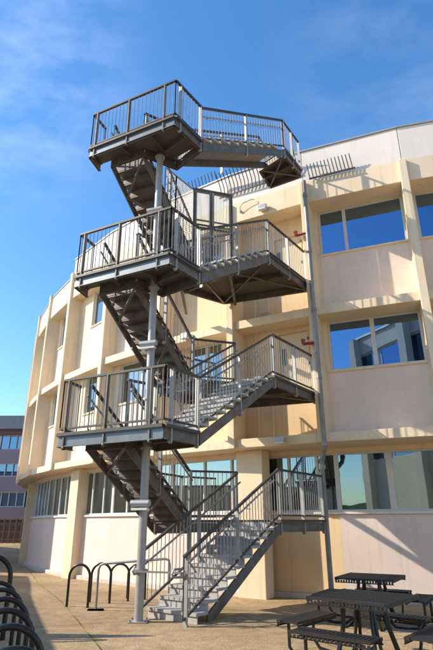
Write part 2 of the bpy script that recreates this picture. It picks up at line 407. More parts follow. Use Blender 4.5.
# ground floor
pillars = [-100.6, -120.2, -139.4, -159.0]
for th in pillars:
    hw = .8 if th == -139.4 else .95
    MB().prism([P(th - hw, RI - .45), P(th + hw, RI - .45), P(th + hw, RI + .10), P(th - hw, RI + .10)], -.5, 3.568).build('pillar', 'cream', bld, bevel=.015)
def th2f(th):
    for k in range(NB):
        if FIN[k] >= th >= FIN[k + 1]: return k, (th - FIN[k]) / (FIN[k + 1] - FIN[k])
for k in range(NB):
    RG = 24.65 if k < 5 else 25.08
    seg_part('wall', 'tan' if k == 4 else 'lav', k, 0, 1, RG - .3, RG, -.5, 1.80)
    seg(k, 0, 1, RG - .3, RG, 3.44, 3.57, walls['cream'])
    f0 = 0.0; f1 = 1.0
    sp = {3: [(.5, .18)], 4: [(.22, .09), (.56, .09)], 5: [(.2, .07), (.55, .07)]}.get(k, [(.2, .07), (.46, .07), (.73, .07)])
    if k < 3: sp = [(.5, .18)]
    window(k, f0, f1, 1.862, 3.44, sp, r=RG + .02, glass='glassg', blind=(.45 if k < 3 else 0), curtain=(k in (0, 1, 2, 6, 7)), sill=False)
mb = MB()
for k in range(NB):
    RG = 24.65 if k < 5 else 25.08
    seg(k, 0, 1, RG - .12, RG + .07, 1.80, 1.86, mb)
mb.build('window_ledge', 'white', bld, bevel=.006)
for nm, mb in walls.items():
    if not mb.v: continue
    mb.build('wall', {'tan': 'tan', 'pink': 'pink', 'cream': 'cream', 'lav': 'lav'}[nm], bld)
mb = MB()
for k in range(NB):
    RG = 24.65 if k < 5 else 25.08
    seg(k, 0, 1, RG - .05, RG + .15, -.5, -.17, mb)
mb.build('plinth', 'kerb', bld, bevel=.02)
# brow tube above parapet panel: the small roof unit at the left
MB().prism([P(-146, 25.5), P(-147.4, 25.5), P(-147.4, 24.8), P(-146, 24.8)], 11.76, 12.95).build('roof_vent', 'coping', bld)

# ------------------------------------------------------------------ staircase
LZ = [0, 3.22, 6.64, 10.14]; RZ = [1.65, 4.94, 8.31, 11.78]
FL, FR, A = V((-3.08, 10.0)), V((-.93, 8.93)), V((-.36, 9.75))
D1 = V((.618, .786)).normalized(); N1 = V((-D1.y, D1.x))          # front flight direction, towards its far side
B = A + N1 * 1.12
RC = V((1.37, 11.95)); RCB = RC + N1 * 1.12; RE = V((2.74, 13.80))
D2 = V((.44, .90)).normalized(); N2 = V((D2.y, -D2.x))             # rear flight (going down), towards its right side
PL = V((-2.62, 10.35)); PR = PL + N2 * .92
RUN2 = 2.62
QL = PL + D2 * RUN2; QR = PR + D2 * RUN2
WALLL = V((.25, 14.72)); 
stair = thing('external_staircase', 'tall galvanised steel fire escape zigzagging up the front of the building', 'staircase', (-1.35, 9.98, 0))
def v3(p, z): return V((p[0], p[1], z))
Ldeck = [FL, FR, A, B, PR, PL, PL + (FL - FR).normalized() * .36]
Rdeck = [RC, RE, WALLL, QL + D2 * 1.3, QL, QR, RCB]
def rail(pts, name='railing', posts=(), h=1.07, low=.09, bal=.105, parent=stair, drop=.30, postmat='galvlight', second=False, sec_side=1, ends=(0, 0)):
    """pts: deck-edge points (3D). top rail, bottom rail, balusters; posts = list of (segment, t)"""
    pts = [V(p) for p in pts]
    mb = MB(); z = V((0, 0, 1))
    for q in (pts[0], pts[-1]): mb.beam(q + z * low, q + z * h, .02, .02)
    for i in range(len(pts) - 1):
        mb.beam(pts[i] + z * h, pts[i + 1] + z * h, .055, .045)
        mb.beam(pts[i] + z * low, pts[i + 1] + z * low, .04, .035)
    sec = parent_part = mb.build(name, 'rail', parent)
    bm_ = MB()
    for i in range(len(pts) - 1):
        a, b = pts[i], pts[i + 1]; L = V((b.x - a.x, b.y - a.y)).length; n = max(1, int(L / bal))
        for j in range(n):
            q = a.lerp(b, (j + .5) / n); bm_.tube([q + z * (low + .01), q + z * (h - .02)], .0085, 5, cap=False)
    bm_.build('balusters', 'galvlight', parent_part, smooth=True)
    for (i, t) in posts:
        q = pts[i].lerp(pts[i + 1], t)
        d = (pts[i + 1] - pts[i]); d.z = 0; d.normalize()
        pm = MB(); w = .06
        pm.beam(q + z * -drop, q + z * (h - .022), .08, .03, up=d)
        pm.tube([q + z * (-drop + .02) - d * .02, q + z * (-drop + .02) + d * .02], .045, 10)
        pm.build('post', postmat, parent_part)
    if second:
        mb2 = MB(); a, b = pts[0], pts[-1]; d = (b - a); d.z = 0; d.normalize(); s = V((d.y, -d.x, 0)) * (.085 * sec_side)
        e0, e1 = a + s + z * .86, b + s + z * .86
        mb2.tube([e0, e1], .02, 8)
        for t in (.08, .35, .65, .92):
            q = a.lerp(b, t); mb2.tube([q + z * .80, q + s + z * .80, q + s + z * .85], .009, 6)
        mb2.build('handrail', 'galv', parent_part, smooth=True)
    return parent_part

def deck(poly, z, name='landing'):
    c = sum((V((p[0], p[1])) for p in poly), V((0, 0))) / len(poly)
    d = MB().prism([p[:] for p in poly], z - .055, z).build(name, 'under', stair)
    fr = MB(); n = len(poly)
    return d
def channel(parent, a, b, z, h=.23, m='galv', w=.07, fl=.045):
    """steel channel with flanges"""
    a, b = V((a[0], a[1], z - h / 2)), V((b[0], b[1], z - h / 2))
    mb = MB().beam(a, b, .02, h)
    mb.beam(a, b, w, .016, off=(0, h / 2 - .008)); mb.beam(a, b, w, .016, off=(0, -h / 2 + .008))
    return mb.build('edge_beam', m, parent)

def flight(a, HH, z0, d, width_dir, width, n, run, name='flight', under='tread', nos=True):
    """n risers going up along d from a (at z0); width_dir unit 2D; run total"""
    rise = HH / n; tr = run / n
    w3 = V((width_dir.x, width_dir.y, 0)); d3 = V((d.x, d.y, 0)); z = V((0, 0, 1))
    A0 = V((a.x, a.y, z0))
    root = None
    st = MB()
    # two stringers
    out = []
    sl = V((d.x * run, d.y * run, HH))
    for s in (0, 1):
        o = A0 + w3 * ((width - .22) * s) if name == 'front_flight' and z0 > 1 else A0 + w3 * (width * s)
        mb = MB()
        p0 = o + d3 * .04 + z * (-.16); p1 = o + sl + z * (-.16) + d3 * .0
        if z0 < .1: p0 = o + d3 * .30 + z * .01
        mb.vbeam(p0, p1, .035, .22)
        if root is None: root = mb.build(name, 'weath', stair)
        else: mb.build('stringer', 'weath', root)
    # steps
    for i in range(n):
        f = A0 + d3 * (tr * i) + z * (rise * i)
        sm = MB()
        a_, b_ = f + w3 * .03, f + w3 * (width - .03)
        # riser
        def quadbox(o0, along, depth, zz0, zz1):
            vs = [o0, o0 + along, o0 + along + depth, o0 + depth]
            return [v + z * zz0 for v in vs] + [v + z * zz1 for v in vs], [(3, 2, 1, 0), (4, 5, 6, 7), (0, 1, 5, 4), (1, 2, 6, 5), (2, 3, 7, 6), (3, 0, 4, 7)]
        al = w3 * (width + .05)
        o0 = f - w3 * .025
        sm.add(*quadbox(o0, al, d3 * .022, (.0 if z0 < .1 and i == 0 else -.012), rise - .05))
        if i < n - 1 or True:
            if i < n - 1:
                sm.add(*quadbox(o0 - d3 * .028, al, d3 * (tr + .045), rise - .05, rise))
        sm.build('step', under, root)
    # bracing below
    if name == 'rear_flight':
        pass
    return root

def brace(parent, pts, r=.022):
    mb = MB()
    for i in range(0, len(pts) - 1, 2): mb.beam(pts[i], pts[i + 1], .045, .045)
    mb.build('brace', 'weath', parent)

# support column
pl = V((-1.36, 9.98, 0))
col_ = MB().tube([pl, pl + V((0, 0, 9.9))], .078, 20)
for zz in (2.94, 6.36, 9.86): col_.tube([pl + V((0, 0, zz - .015)), pl + V((0, 0, zz + .015))], .12, 16)
col_.beam(pl + V((-.16, 0, .01)), pl + V((.16, 0, .01)), .32, .02)
col_.build('column', 'galvlight', stair, smooth=True)
for sx in (-1, 1):
    for sy in (-1, 1): MB().tube([pl + V((sx * .125, sy * .125, .018)), pl + V((sx * .125, sy * .125, .05))], .016, 6).build('anchor_bolt', 'weath', stair)
W1 = 1.12; RCB0 = RCB.copy()
for lev in range(0, 4):
    if lev == 3:
        RC, RE = V((1.97, 11.92)), V((2.62, 12.9)); D1 = (RC - A).normalized(); N1 = V((-D1.y, D1.x)); W1 = .95; RCB = RC + N1 * W1; B = A + N1 * W1
    zL, zR = LZ[lev], RZ[lev]
    if lev > 0:
        d = deck(Ldeck, zL)
        for i, (a, b) in enumerate(((FL, FR), (FR, A), (B, PR), (PL + (FL - FR).normalized() * .36, FL))):
            channel(d, a, b, zL - .062, h=.20, m=('channel' if i == 0 else 'weath'))
            MB().beam(v3(a, zL - .028), v3(b, zL - .028), .13, .06).build('edge_lip', 'rail', d)
        channel(d, A, B, zL - .056, m='weath'); channel(d, PL, PR, zL - .056, m='weath')
        # inner joists below
        for t in (.36, .70):
            a = FL.lerp(FR, t); channel(d, a, a + D2 * (.55 if t < .5 else .9), zL - .06, h=.14, m='weath', w=.05)
        a = PR.lerp(B, .4); b = FR.lerp(A, .5); channel(d, a, b, zL - .06, h=.16, m='weath', w=.06)
        dd = V((*(FR - FL).normalized(), 0))
        rail([v3(FL, zL), v3(FR, zL)], posts=[(0, .06), (0, .46), (0, .88)], postmat='weath')  # darker steel on these posts paints in the shade on their visible faces
        rail([v3(FR, zL), v3(A, zL)], posts=[(0, .18), (0, .96)])
        back = PL + (FL - FR).normalized() * .30
        rail([v3(FL, zL), v3(back, zL)], posts=[])
        # inner guard between the two flights, around the column
        rail([v3(PR, zL), v3(B, zL)], posts=[(0, .05), (0, .95)], drop=.1, postmat='galv')
    # R landing
    RD3 = [RC, RE, V((1.72, 13.45)), RCB]
    d = deck(Rdeck if lev < 3 else RD3, zR)
    for a, b, m_ in ((RC, RE, 'weath'), (RE, RD3[2], 'weath'), (RD3[2], RCB, 'weath')) if lev == 3 else ((RC, RE, 'weath'), (RE, WALLL, 'weath'), (WALLL, QL + D2 * 1.3, 'weath'), (QL + D2 * 1.3, QL, 'weath'), (QR, RCB, 'weath')):
        channel(d, a, b, zR - .062, h=.20, m=m_)
        MB().beam(v3(a, zR - .028), v3(b, zR - .028), .11, .06).build('edge_lip', 'rail', d)
    channel(d, RC, RCB, zR - .056, m='weath')
    if lev < 3: channel(d, QL, QR, zR - .056, m='weath')
    mid0, mid1 = RC.lerp(RE, .5), (RCB.lerp(WALLL, .4) if lev < 3 else RCB.lerp(RD3[2], .5)); channel(d, mid0, mid1, zR - .06, h=.15, m='weath', w=.06)
    br = MB(); zb = zR - .2
    br.beam(v3(RC, zb), v3(WALLL if lev < 3 else RD3[2], zb), .05, .05); br.beam(v3(RE, zb - .02), v3(RCB, zb - .02), .05, .05)
    if lev < 3: br.beam(v3(RCB, zb), v3(QL + D2 * 1.3, zb), .06, .06); br.beam(v3(QR, zb - .03), v3(WALLL, zb - .03), .06, .06)
    br.build('brace', 'weath', d)
    # wall brackets (raking struts back to the facade)
    st_ = MB()
    for p_, q_ in ((RCB.lerp(QR, .1), V((.6, 14.75))), (QL.lerp(QR, .5), V((-1.0, 15.5)))):
        st_.beam(v3(p_, zR - .22), v3(q_, zR - .22), .08, .14)
    if 0 < lev < 3: st_.build('bracket', 'weath', d)
    rail([v3(RC, zR), v3(RE, zR)], posts=[(0, .02), (0, .5), (0, .96)], postmat='galvlight')
    if lev < 3: rail([v3(QR, zR), v3(RCB, zR)], posts=[(0, .03), (0, .97)], postmat='galvlight' if lev == 0 else 'galv')
    if lev < 3: rail([v3(QL, zR), v3(QL + D2 * 1.3, zR), v3(WALLL.lerp(QL + D2 * 1.3, .25), zR)], posts=[(0, .05), (0, .95)], postmat='galv')
    else: rail([v3(RD3[2], zR), v3(RCB, zR)], posts=[(0, .1), (0, .6)], postmat='galv')
    # front flight
    f1 = (RC - A).length
    fl_ = flight(A, zR - zL, zL, D1, N1, W1, 10, f1, 'front_flight')
    for s, side in ((A, 1), (B, -1)):
        e = s + D1 * f1
        a3, b3 = v3(s, zL), v3(e, zR)
        if lev == 0:
            a3 = a3 - V((D1.x, D1.y, 0)) * .33
            ps = [(0, .02), (0, .5)] if side == 1 else [(0, .02), (0, .55)]
        else: ps = [(0, .5)]
        dz = 0.12
        rr = rail([a3 + V((0, 0, -.02)), b3 + V((0, 0, -.02))], name='railing', posts=ps, second=True, sec_side=(-1 if side == 1 else 1), drop=(.02 if lev == 0 else .32), low=.12, parent=fl_)
        if lev == 0:
            mb = MB(); dd = V((D1.x, D1.y, 0)); c = a3 + V((0, 0, 1.05)) ; s_ = V((D1.y, -D1.x, 0)) * (-.085 * side)
            mb.tube([a3 + s_ + V((0, 0, .86)), a3 + s_ - dd * .16 + V((0, 0, .86)), a3 + s_ - dd * .2 + V((0, 0, .80)), a3 + s_ - dd * .16 + V((0, 0, .74)), a3 + V((0, 0, .74))], .02, 8)
            mb.build('handrail_end', 'galv', rr, smooth=True)
    # rear flight: from R landing (QL/QR at zR) up to the next L platform (PL/PR)
    if lev < 3:
        zU = LZ[lev + 1]
        rf = flight(QL, zU - zR, zR, -D2, N2, .92, 9, RUN2, 'rear_flight', under='weath')
        zz = V((0, 0, -.22))
        q = [v3(QL, zR), v3(QR, zR), v3(PL, zU), v3(PR, zU)]
        l3 = lambda i, j, t: q[i].lerp(q[j], t) + zz
        brace(rf, [l3(0, 2, .15), l3(1, 3, .45), l3(0, 2, .72), l3(1, 3, .45), l3(0, 2, .72), l3(1, 3, .98)])
        for i in range(8):  # pale discs stand in for light showing through gaps at each step
            t = (i + .6) / 9; MB().tube([q[0].lerp(q[2], t) + V((N2.x * .025, N2.y * .025, -.10)), q[0].lerp(q[2], t) + V((N2.x * .09, N2.y * .09, -.10))], .04, 10).build('step_light_spot', 'galvlight', rf, smooth=True)
        for s, side in ((QL, -1), (QR, 1)):
            t_ = s - D2 * RUN2
            rail([v3(s, zR), v3(t_, zU)], posts=[(0, .5)] , second=True, sec_side=(1 if side == -1 else -1), parent=rf, bal=.16, postmat='galv', low=.14)
# slim rear support post, ground to the third level
rp = QR + N2 * .03
MB().tube([v3(rp, -.3), v3(rp, 2.72)], .045, 12).build('rear_post', 'galv', stair, smooth=True)
for z0 in RZ[1:3]:
    MB().tube([v3(QR + N2 * .05, z0), v3(QR + N2 * .05, z0 + 1.15)], .04, 12).build('rear_post', 'galv', stair, smooth=True)

# security cage on the third floor landing (a gate of bars and a mesh screen)
zg = RZ[2]
gate = thing('security_gate', 'tall barred steel gate frame on the upper landing of the staircase', 'gate', (*QR, zg))
G0, G1, G2 = QR + V((.02, -.02)), QR.lerp(RCB0, .45) + V((0, -.03)), QR.lerp(RCB0, .98) + V((-.02, -.03))
fr = MB()
for p in (G0, G1, G2): fr.beam(v3(p, zg), v3(p, zg + 2.35), .07, .07)
fr.beam(v3(G0, zg + 2.33), v3(G2, zg + 2.33), .06, .06); fr.beam(v3(G0, zg + 1.15), v3(G2, zg + 1.15), .04, .04)
fr.build('gate_frame', 'weath', gate)
for (a, b) in ((G0, G1), (G1, G2)):
    lf = MB(); a2, b2 = a.lerp(b, .1), a.lerp(b, .9)
    for p in (a2, b2): lf.beam(v3(p, zg + .1), v3(p, zg + 2.25), .04, .04)
    for h_ in (.1, 1.3, 2.25): lf.beam(v3(a2, zg + h_), v3(b2, zg + h_), .035, .04)
    for i in range(1, 10):
        q = a2.lerp(b2, i / 10); lf.tube([v3(q, zg + .1), v3(q, zg + 2.25)], .008, 5)
    lf.build('gate_leaf', 'galv', gate)
# mesh screen to the left, following the flight
def mesh_panel(p0, p1, p2, p3, sx, sy):
    p0, p1, p2, p3 = map(V, (p0, p1, p2, p3)); mb = MB()
    for a, b in ((p0, p1), (p1, p2), (p2, p3), (p3, p0)): mb.beam(a, b, .035, .035)
    for i in range(1, sx): mb.tube([p0.lerp(p1, i / sx), p3.lerp(p2, i / sx)], .006, 4, cap=False)
    for j in range(1, sy): mb.tube([p0.lerp(p3, j / sy), p1.lerp(p2, j / sy)], .006, 4, cap=False)
    return mb
m0, m1 = QR, QL
mesh_panel(v3(QR, zg + .05), v3(QR - D2 * 1.0, zg + .65), v3(QR - D2 * 1.0, zg + 2.1), v3(QR, zg + 2.3), 16, 30).build('mesh_panel', 'galvlight', gate)
mesh_panel(v3(QR - D2 * 1.0, zg + .65), v3(QR - D2 * 1.55, zg + 1.0), v3(QR - D2 * 1.55, zg + 2.0), v3(QR - D2 * 1.0, zg + 2.1), 8, 14).build('mesh_panel', 'galvlight', gate)
MB().beam(v3(G1.lerp(G2, .5), zg + 1.12), v3(G1.lerp(G2, .95), zg + 1.12), .02, .09).build('warning_tape', 'yellow', gate)

# lamps clamped to the column
for i, zz in enumerate((1.93, 5.05, 8.3)):
    t = thing('column_lamp', ['grey cylinder lamp clamped low on the column under the first platform', 'grey cylinder lamp clamped to the column between first and second platforms', 'grey cylinder lamp clamped high on the column below the top platform'][i], 'lamp', (-1.36, 9.98, zz), 'lamps clamped to the stair column')
    c = V((-1.36, 9.87, zz)); ax = V((-.93, .30, 0)).normalized()
    MB().tube([c - ax * .13, c + ax * .24], .062, 18).build('housing', 'lamp', t, smooth=True)
    MB().beam(c + V((0, 0, -.10)) - ax * .10, c + V((0, 0, -.10)) + ax * .22, .10, .04).build('lens', 'lens', t)

# wall lights
WL = [((-.60, 7.33), -124.5, 'grey bulkhead light with pale plate on wall above the second floor landing rear'),
      ((1.8, 8.02), -118.6, 'grey bulkhead light under the ledge above the lower door'),
      ((1.84, 11.2), -117.9, 'grey bulkhead light above the upper door below the roof band'),
      ((1.69, 3.87), -117.4, 'grey bulkhead light on the ledge over the ground floor windows')]
for (xz, th, lab) in WL:
    zz = xz[1] - .3
    r_ = RO + .0 if zz < 4 or zz > 10.9 or 7.1 < zz < 7.5 else RI
    p = V((*P(th, RI if zz not in () else RI), zz))
    n_ = V((math.cos(R(th)), math.sin(R(th)), 0)); tq = V((-n_.y, n_.x, 0))
    if 3.4 < zz < 3.9: p = V((*P(th, RO), 3.72))
    if 6.9 < zz < 7.5: p = V((*P(th, RO), 7.36))
    if zz > 10.5: p = V((*P(th, RO), 11.3))
    t = thing('wall_light', lab, 'wall light', p, 'bulkhead lights on the facade')
    MB().beam(p - tq * .15 + n_ * .07, p + tq * .15 + n_ * .07, .14, .15).build('housing', 'lamp', t, bevel=.01)
    MB().beam(p - tq * .13 + n_ * .09 - V((0, 0, .10)), p + tq * .13 + n_ * .09 - V((0, 0, .10)), .13, .05).build('lens', 'lens', t, bevel=.01)

# bent conduit on the upper ledge
cb = V((*P(-119.7, RO + .02), 11.42)); cd = thing('bent_conduit', 'small bent tube fixed to the ledge above the upper door', 'conduit', cb)
cn = V((math.cos(R(-119.7)), math.sin(R(-119.7)), 0)); ct = V((-cn.y, cn.x, 0))
MB().tube([cb, cb + cn * .06 + V((0, 0, .12)), cb + cn * .08 + ct * .12 + V((0, 0, .24)), cb + cn * .06 + ct * .45 + V((0, 0, .30)), cb + ct * .52 + V((0, 0, .30))], .011, 8).build('tube', 'weath', cd, smooth=True)
MB().beam(cb - cn * .02, cb + cn * .012, .07, .07).build('wall_plate', 'weath', cd)

# dry riser pipe
pp = V((2.80, 13.40, 0))
sp_ = thing('riser_pipe', 'tall grey galvanised pipe with red valves rising beside the stair landings', 'pipe', (2.86, 13.42, 0))
mb = MB()
mb.tube([pp + V((-.02, .42, -.4)), pp + V((-.02, .42, 3.0)), pp + V((-.02, .36, 3.14)), pp + V((0, .06, 3.34)), pp + V((0, 0, 3.46)), pp + V((0, 0, 11.75))], .066, 16)
mb.build('pipe', 'galv', sp_, smooth=True)
for zz, dy in ((2.95, .42), (3.5, 0), (5.3, 0), (7.3, 0), (9.2, 0), (11.2, 0)):
    c = pp + V((0, dy, zz)); MB().tube([c - V((0, 0, .05)), c + V((0, 0, .05))], .08, 16).build('collar', 'galv', sp_, smooth=True)
for zz, dy in ((3.68, 0), (7.34, 0), (11.4, 0)):
    c = pp + V((0, dy, zz)); MB().beam(c, c + V((.02, .3, 0)), .05, .05).build('bracket', 'weath', sp_)
for zz in (6.30, 9.85):
    c = pp + V((-.34, .18, zz)); v_ = MB()
    v_.tube([pp + V((0, 0, zz)), c], .04, 10); v_.tube([c, c + V((-.02, -.12, 0))], .04, 12); v_.tube([c + V((-.02, -.14, 0)), c + V((-.03, -.17, 0))], .055, 12)
    v_.tube([c, c + V((0, 0, .11))], .018, 8)
    vo = v_.build('valve', 'red', sp_, smooth=True)
    MB().tube(arc(c + V((0, 0, .13)), .055, 0, 360, 14, (1, 0, 0), (0, 1, 0)), .014, 6).build('hand_wheel', 'red', vo, smooth=True)

# anti-climb spikes on the roof edge
def spikes(th0, th1, r, z, n, h, curve, label):
    p0 = V((*P(th0, r), z)); t = thing('anti_climb_spikes', label, 'spikes', p0, 'anti climb spikes on the parapet')
    bar = MB(); pts = [V((*P(lerp(th0, th1, i / 6), r), z)) for i in range(7)]
    for i in range(6): bar.beam(pts[i], pts[i + 1], .03, .05)
    bar.build('base_bar', 'rail', t)
    sp = MB()
    for i in range(n):
        th = lerp(th0, th1, (i + .3) / n); n_ = V((math.cos(R(th)), math.sin(R(th)), 0)); c = V((*P(th, r), z))
        lean = V((-n_.y, n_.x, 0)) * -.03
        if curve: ps = [c, c + n_ * .05 + V((0, 0, h * .4)), c + n_ * .17 + V((0, 0, h * .75)) + lean, c + n_ * .36 + V((0, 0, h)) + lean]
        else: ps = [c, c + V((0, 0, h * .5)) + n_ * .03 + lean, c + V((0, 0, h)) + n_ * .1 + lean * 2]
        sp.tube(ps, .017, 5)
    o = sp.build('spikes', 'rail', t, smooth=True)
spikes(-114.3, -111.1, RO + .08, 11.86, 13, .5, False, 'row of straight dark spikes on the parapet right of the pipe')
spikes(-115.0, -121.5, RO + .06, 12.22, 22, .80, True, 'row of curved outward spikes on the parapet behind the top stair flight')
spikes(-121.8, -127, RO - .1, 12.95, 16, .6, False, 'row of straight spikes on top of parapet left behind the stair')

# ------------------------------------------------------------------ bike racks
def hoop(name, c, ang, w, h, r, lab, grp, plate=True, m='black'):
    G_ = gz(*c); t = thing(name, lab, 'bike rack', (c[0], c[1], G_), grp)
    ax = V((math.cos(R(ang)), math.sin(R(ang)), 0)); o = V((c[0], c[1], G_ - .015)); z = V((0, 0, 1))
    pts = [o - ax * w / 2 + z * 0.0, o - ax * w / 2 + z * (h - w / 2) * .5] + arc(o + z * (h - w / 2), w / 2, 180, 0, 16, ax, z) + [o + ax * w / 2 + z * (h - w / 2) * .5, o + ax * w / 2]
    MB().tube(pts, r, 14).build('hoop', m, t, smooth=True)
    for s in (-1, 1):
        q = o + ax * (w / 2 * s); MB().tube([q, q + z * .012], r * 1.9, 16).build('foot_plate', m, t, smooth=True)
    return t
nm = ['black hoop bike rack standing leftmost in the sunlit row under the stair', 'second black hoop bike rack from the left in the sunlit row', 'third black hoop bike rack of the sunlit row, partly behind the grey guard rail', 'black hoop bike rack half hidden by the staircase column']
for i, (x, y) in enumerate(((-2.86, 11.70), (-2.59, 12.58), (-2.33, 13.48), (-2.05, 14.38))):
    hoop('bike_rack', (x, y), -14 + i, .47, .80, .026, nm[i], 'sunlit hoop bike racks')
near = [(-1.30, 3.75), (-1.62, 4.53), (-1.96, 5.32), (-2.27, 6.08), (-2.62, 6.88), (-2.98, 7.66)]
labs = ['shaded black hoop bike rack nearest the viewer at the bottom left corner', 'second nearest shaded black hoop bike rack at bottom left', 'third nearest black hoop bike rack in the shaded left row', 'fourth nearest black hoop bike rack in the shaded left row', 'fifth nearest black hoop bike rack in the shaded left row', 'farthest low hoop bike rack of the shaded left row']
for i, p in enumerate(near): hoop('bike_rack', p, 20, .54, .86, .027, labs[i], 'shaded hoop bike racks')
hoop('bike_rack', (-3.44, 8.5), 15, .60, 1.14, .036, 'taller black hoop at the left edge rising above the shaded racks', 'shaded hoop bike racks')

# grey guard rail
gr = thing('guard_rail', 'bent grey tubular guard rail beside the bike racks, clamped to the column', 'guard rail', (-2.38, 11.2, 0))
z = V((0, 0, 1)); g0 = V((-2.38, 11.25, 0)); g1 = V((-.93, 10.95, 0))
MB().tube([g0, g0 + z * .72] + [g0 + z * .80 + V((.03, 0, 0)), g0 + z * .83 + V((.10, -.02, 0))] + [g1 + z * .93 + V((-.1, .02, 0)), g1 + z * .91 + V((-.02, 0, 0)), g1 + z * .82, g1], .024, 12).build('rail_tube', 'galv', gr, smooth=True)
fp = MB()
for s in (-1, 1): fp.beam(g0 + V((-.15, 0, .012)), g0 + V((.15, 0, .012)), .12, .024)
fp.build('base_plate', 'black', gr)
cl = MB(); c = V((-1.36, 9.98, .80)); cl.tube([c - z * .025, c + z * .025], .125, 18); cl.beam(c + V((-.10, -.12, 0)), c + V((.95, -.55, 0)), .03, .03)
cl.build('column_clamp', 'galv', stair, smooth=False)

# ------------------------------------------------------------------ picnic tables
def slat_top(mb, w, d, z, axis_n, th=.03, lip=.045):
    """perforated/slatted plastic coated top: rounded border and slats with gaps"""
    mb.beam((-w / 2, -d / 2 + .03, z), (w / 2, -d / 2 + .03, z), .06, th); mb.beam((-w / 2, d / 2 - .03, z), (w / 2, d / 2 - .03, z), .06, th)
    n = axis_n; p = w / n
    for i in range(n):
        x = -w / 2 + (i + .5) * p
        mb.beam((x, -d / 2 + .06, z + .002), (x, d / 2 - .06, z + .002), p * .62, th - .006)
    # turned-down slatted edge
    for sy in (-1, 1):
        mb.beam((-w / 2, sy * (d / 2 - .004), z - th / 2 - lip), (w / 2, sy * (d / 2 - .004), z - th / 2 - lip), .012, .014)
        for i in range(n):
            x = -w / 2 + (i + .5) * p
            mb.beam((x - p * .31, sy * (d / 2 - .004), z - .02 - lip / 2), (x + p * .31, sy * (d / 2 - .004), z - .02 - lip / 2), .012, lip)
def picnic_table(c, rot, label, S=1.0):
    t = thing('picnic_table', label, 'picnic table', (0, 0, 0), 'square black picnic tables')
    mb = MB(); slat_top(mb, S, S, .745, 22); 
    for sx in (-1, 1): mb.beam((sx * (S / 2 - .01), -S / 2, .738), (sx * (S / 2 - .01), S / 2, .738), .025, .05)
    mb.build('tabletop', 'plastic', t)
    u = MB().tube([(0, 0, .70), (0, 0, .722)], .16, 16); u.build('umbrella_hub', 'black', t)
    for k in range(4):
        a = R(90 * k); rm = Matrix.Rotation(a, 4, 'Z')
        b = MB(); bw, bd = .98, .30
        b2 = MB(); slat_top(b2, bw, bd, .455, 19, th=.028, lip=.035)
        vs = [rm @ (V(v) + V((0, -(S / 2 + .30), 0))) for v in b2.v]
        b.add(vs, b2.f); b.build('bench', 'plastic', t)
        # bent tube leg loops
        lg = MB()
        for s in (-1, 1):
            x = s * .30
            pts = [(x * .55, -.18, .72), (x * .62, -.22, .4), (x * .8, -.30, .12), (x, -.42, .04), (x, -.62, .035), (x, -.82, .06), (x, -.90, .16), (x, -.90, .43)]
            lg.tube([rm @ V(p) for p in pts], .021, 8)
        lg.tube([rm @ V((-.36, -.90, .43)), rm @ V((.36, -.90, .43))], .018, 8)
        lg.build('leg', 'black', t, smooth=True)
    fr = MB()
    for s in (-1, 1): fr.tube([(-.4, s * .2, .715), (.4, s * .2, .715)], .018, 8); fr.tube([(s * .2, -.4, .715), (s * .2, .4, .715)], .018, 8)
    fr.build('top_frame', 'black', t, smooth=True)
    t.location = (c[0], c[1], gz(*c)); t.rotation_euler = (0, 0, R(rot)); return t
picnic_table((1.78, 6.96), -40, 'black slatted picnic table with four benches, front one cut by bottom edge')
picnic_table((2.74, 10.05), -30, 'farther black slatted picnic table standing close to the sunlit pink wall')

# ------------------------------------------------------------------ background building, car, fence
bb = thing('background_building', 'distant purple and grey office block with window bands at left edge', 'building', (-30, 55, 0))
x0, x1, y0 = -46, -19.5, 55
mb = MB()
for (a, b_) in ((1.9, 3.1), (4.6, 6.1), (7.5, 8.9)): mb.prism([(x0, y0), (x1, y0), (x1, y0 + 14), (x0, y0 + 14)], a, b_)
mb.build('wall', 'purple', bb)
MB().prism([(x0 - .3, y0 - .5), (x1 + .3, y0 - .5), (x1 + .3, y0 + 14), (x0 - .3, y0 + 14)], 11.0, 12.4).build('roof', 'greyroof', bb)
MB().prism([(x0, y0 - .1), (x1, y0 - .1), (x1, y0 + 14), (x0, y0 + 14)], 10.4, 11.0).build('fascia', 'brick', bb)
mb = MB()
for (a, b_) in ((0, 1.9), (3.1, 4.6), (6.1, 7.5), (8.9, 10.4)): mb.prism([(x0 + .3, y0 + .6), (x1 - .3, y0 + .6), (x1 - .3, y0 + 13), (x0 + .3, y0 + 13)], a, b_)
mb.build('core', 'dark', bb)
for (a, b_) in ((3.1, 4.6), (6.1, 7.5), (8.9, 10.4)):
    for i in range(8):
        xx = x1 - .4 - i * 3.3
        w_ = MB().beam((xx, y0 + .2, (a + b_) / 2), (xx, y0 + .2, (a + b_) / 2 + .001), .12, .12)
        w_ = MB()
        for t in (0, .8, 1.6, 2.4): w_.beam((xx - t, y0 + .2, a), (xx - t, y0 + .2, b_), .1, .1)
        for h_ in (a + .05, b_ - .05): w_.beam((xx, y0 + .2, h_), (xx - 3.1, y0 + .2, h_), .08, .1)
        o = w_.build('window', 'frame', bb)
        MB().prism([(xx - 3.2, y0 + .3), (xx - .05, y0 + .3), (xx - .05, y0 + .33), (xx - 3.2, y0 + .33)], a, b_).build('pane', 'glass', o)
lf = thing('lattice_fence', 'brown lattice fence below the distant purple block', 'fence', (-20, 46, 0))
mb = MB()
for i in range(34):
    x = -33 + i * .5; mb.beam((x, 46, 0), (x, 46, 1.9), .09, .09)
for h_ in (.3, .9, 1.5, 1.85): mb.beam((-33, 46.06, h_), (-16.3, 46.06, h_), .06, .1)
mb.build('lattice', 'lattice', lf)
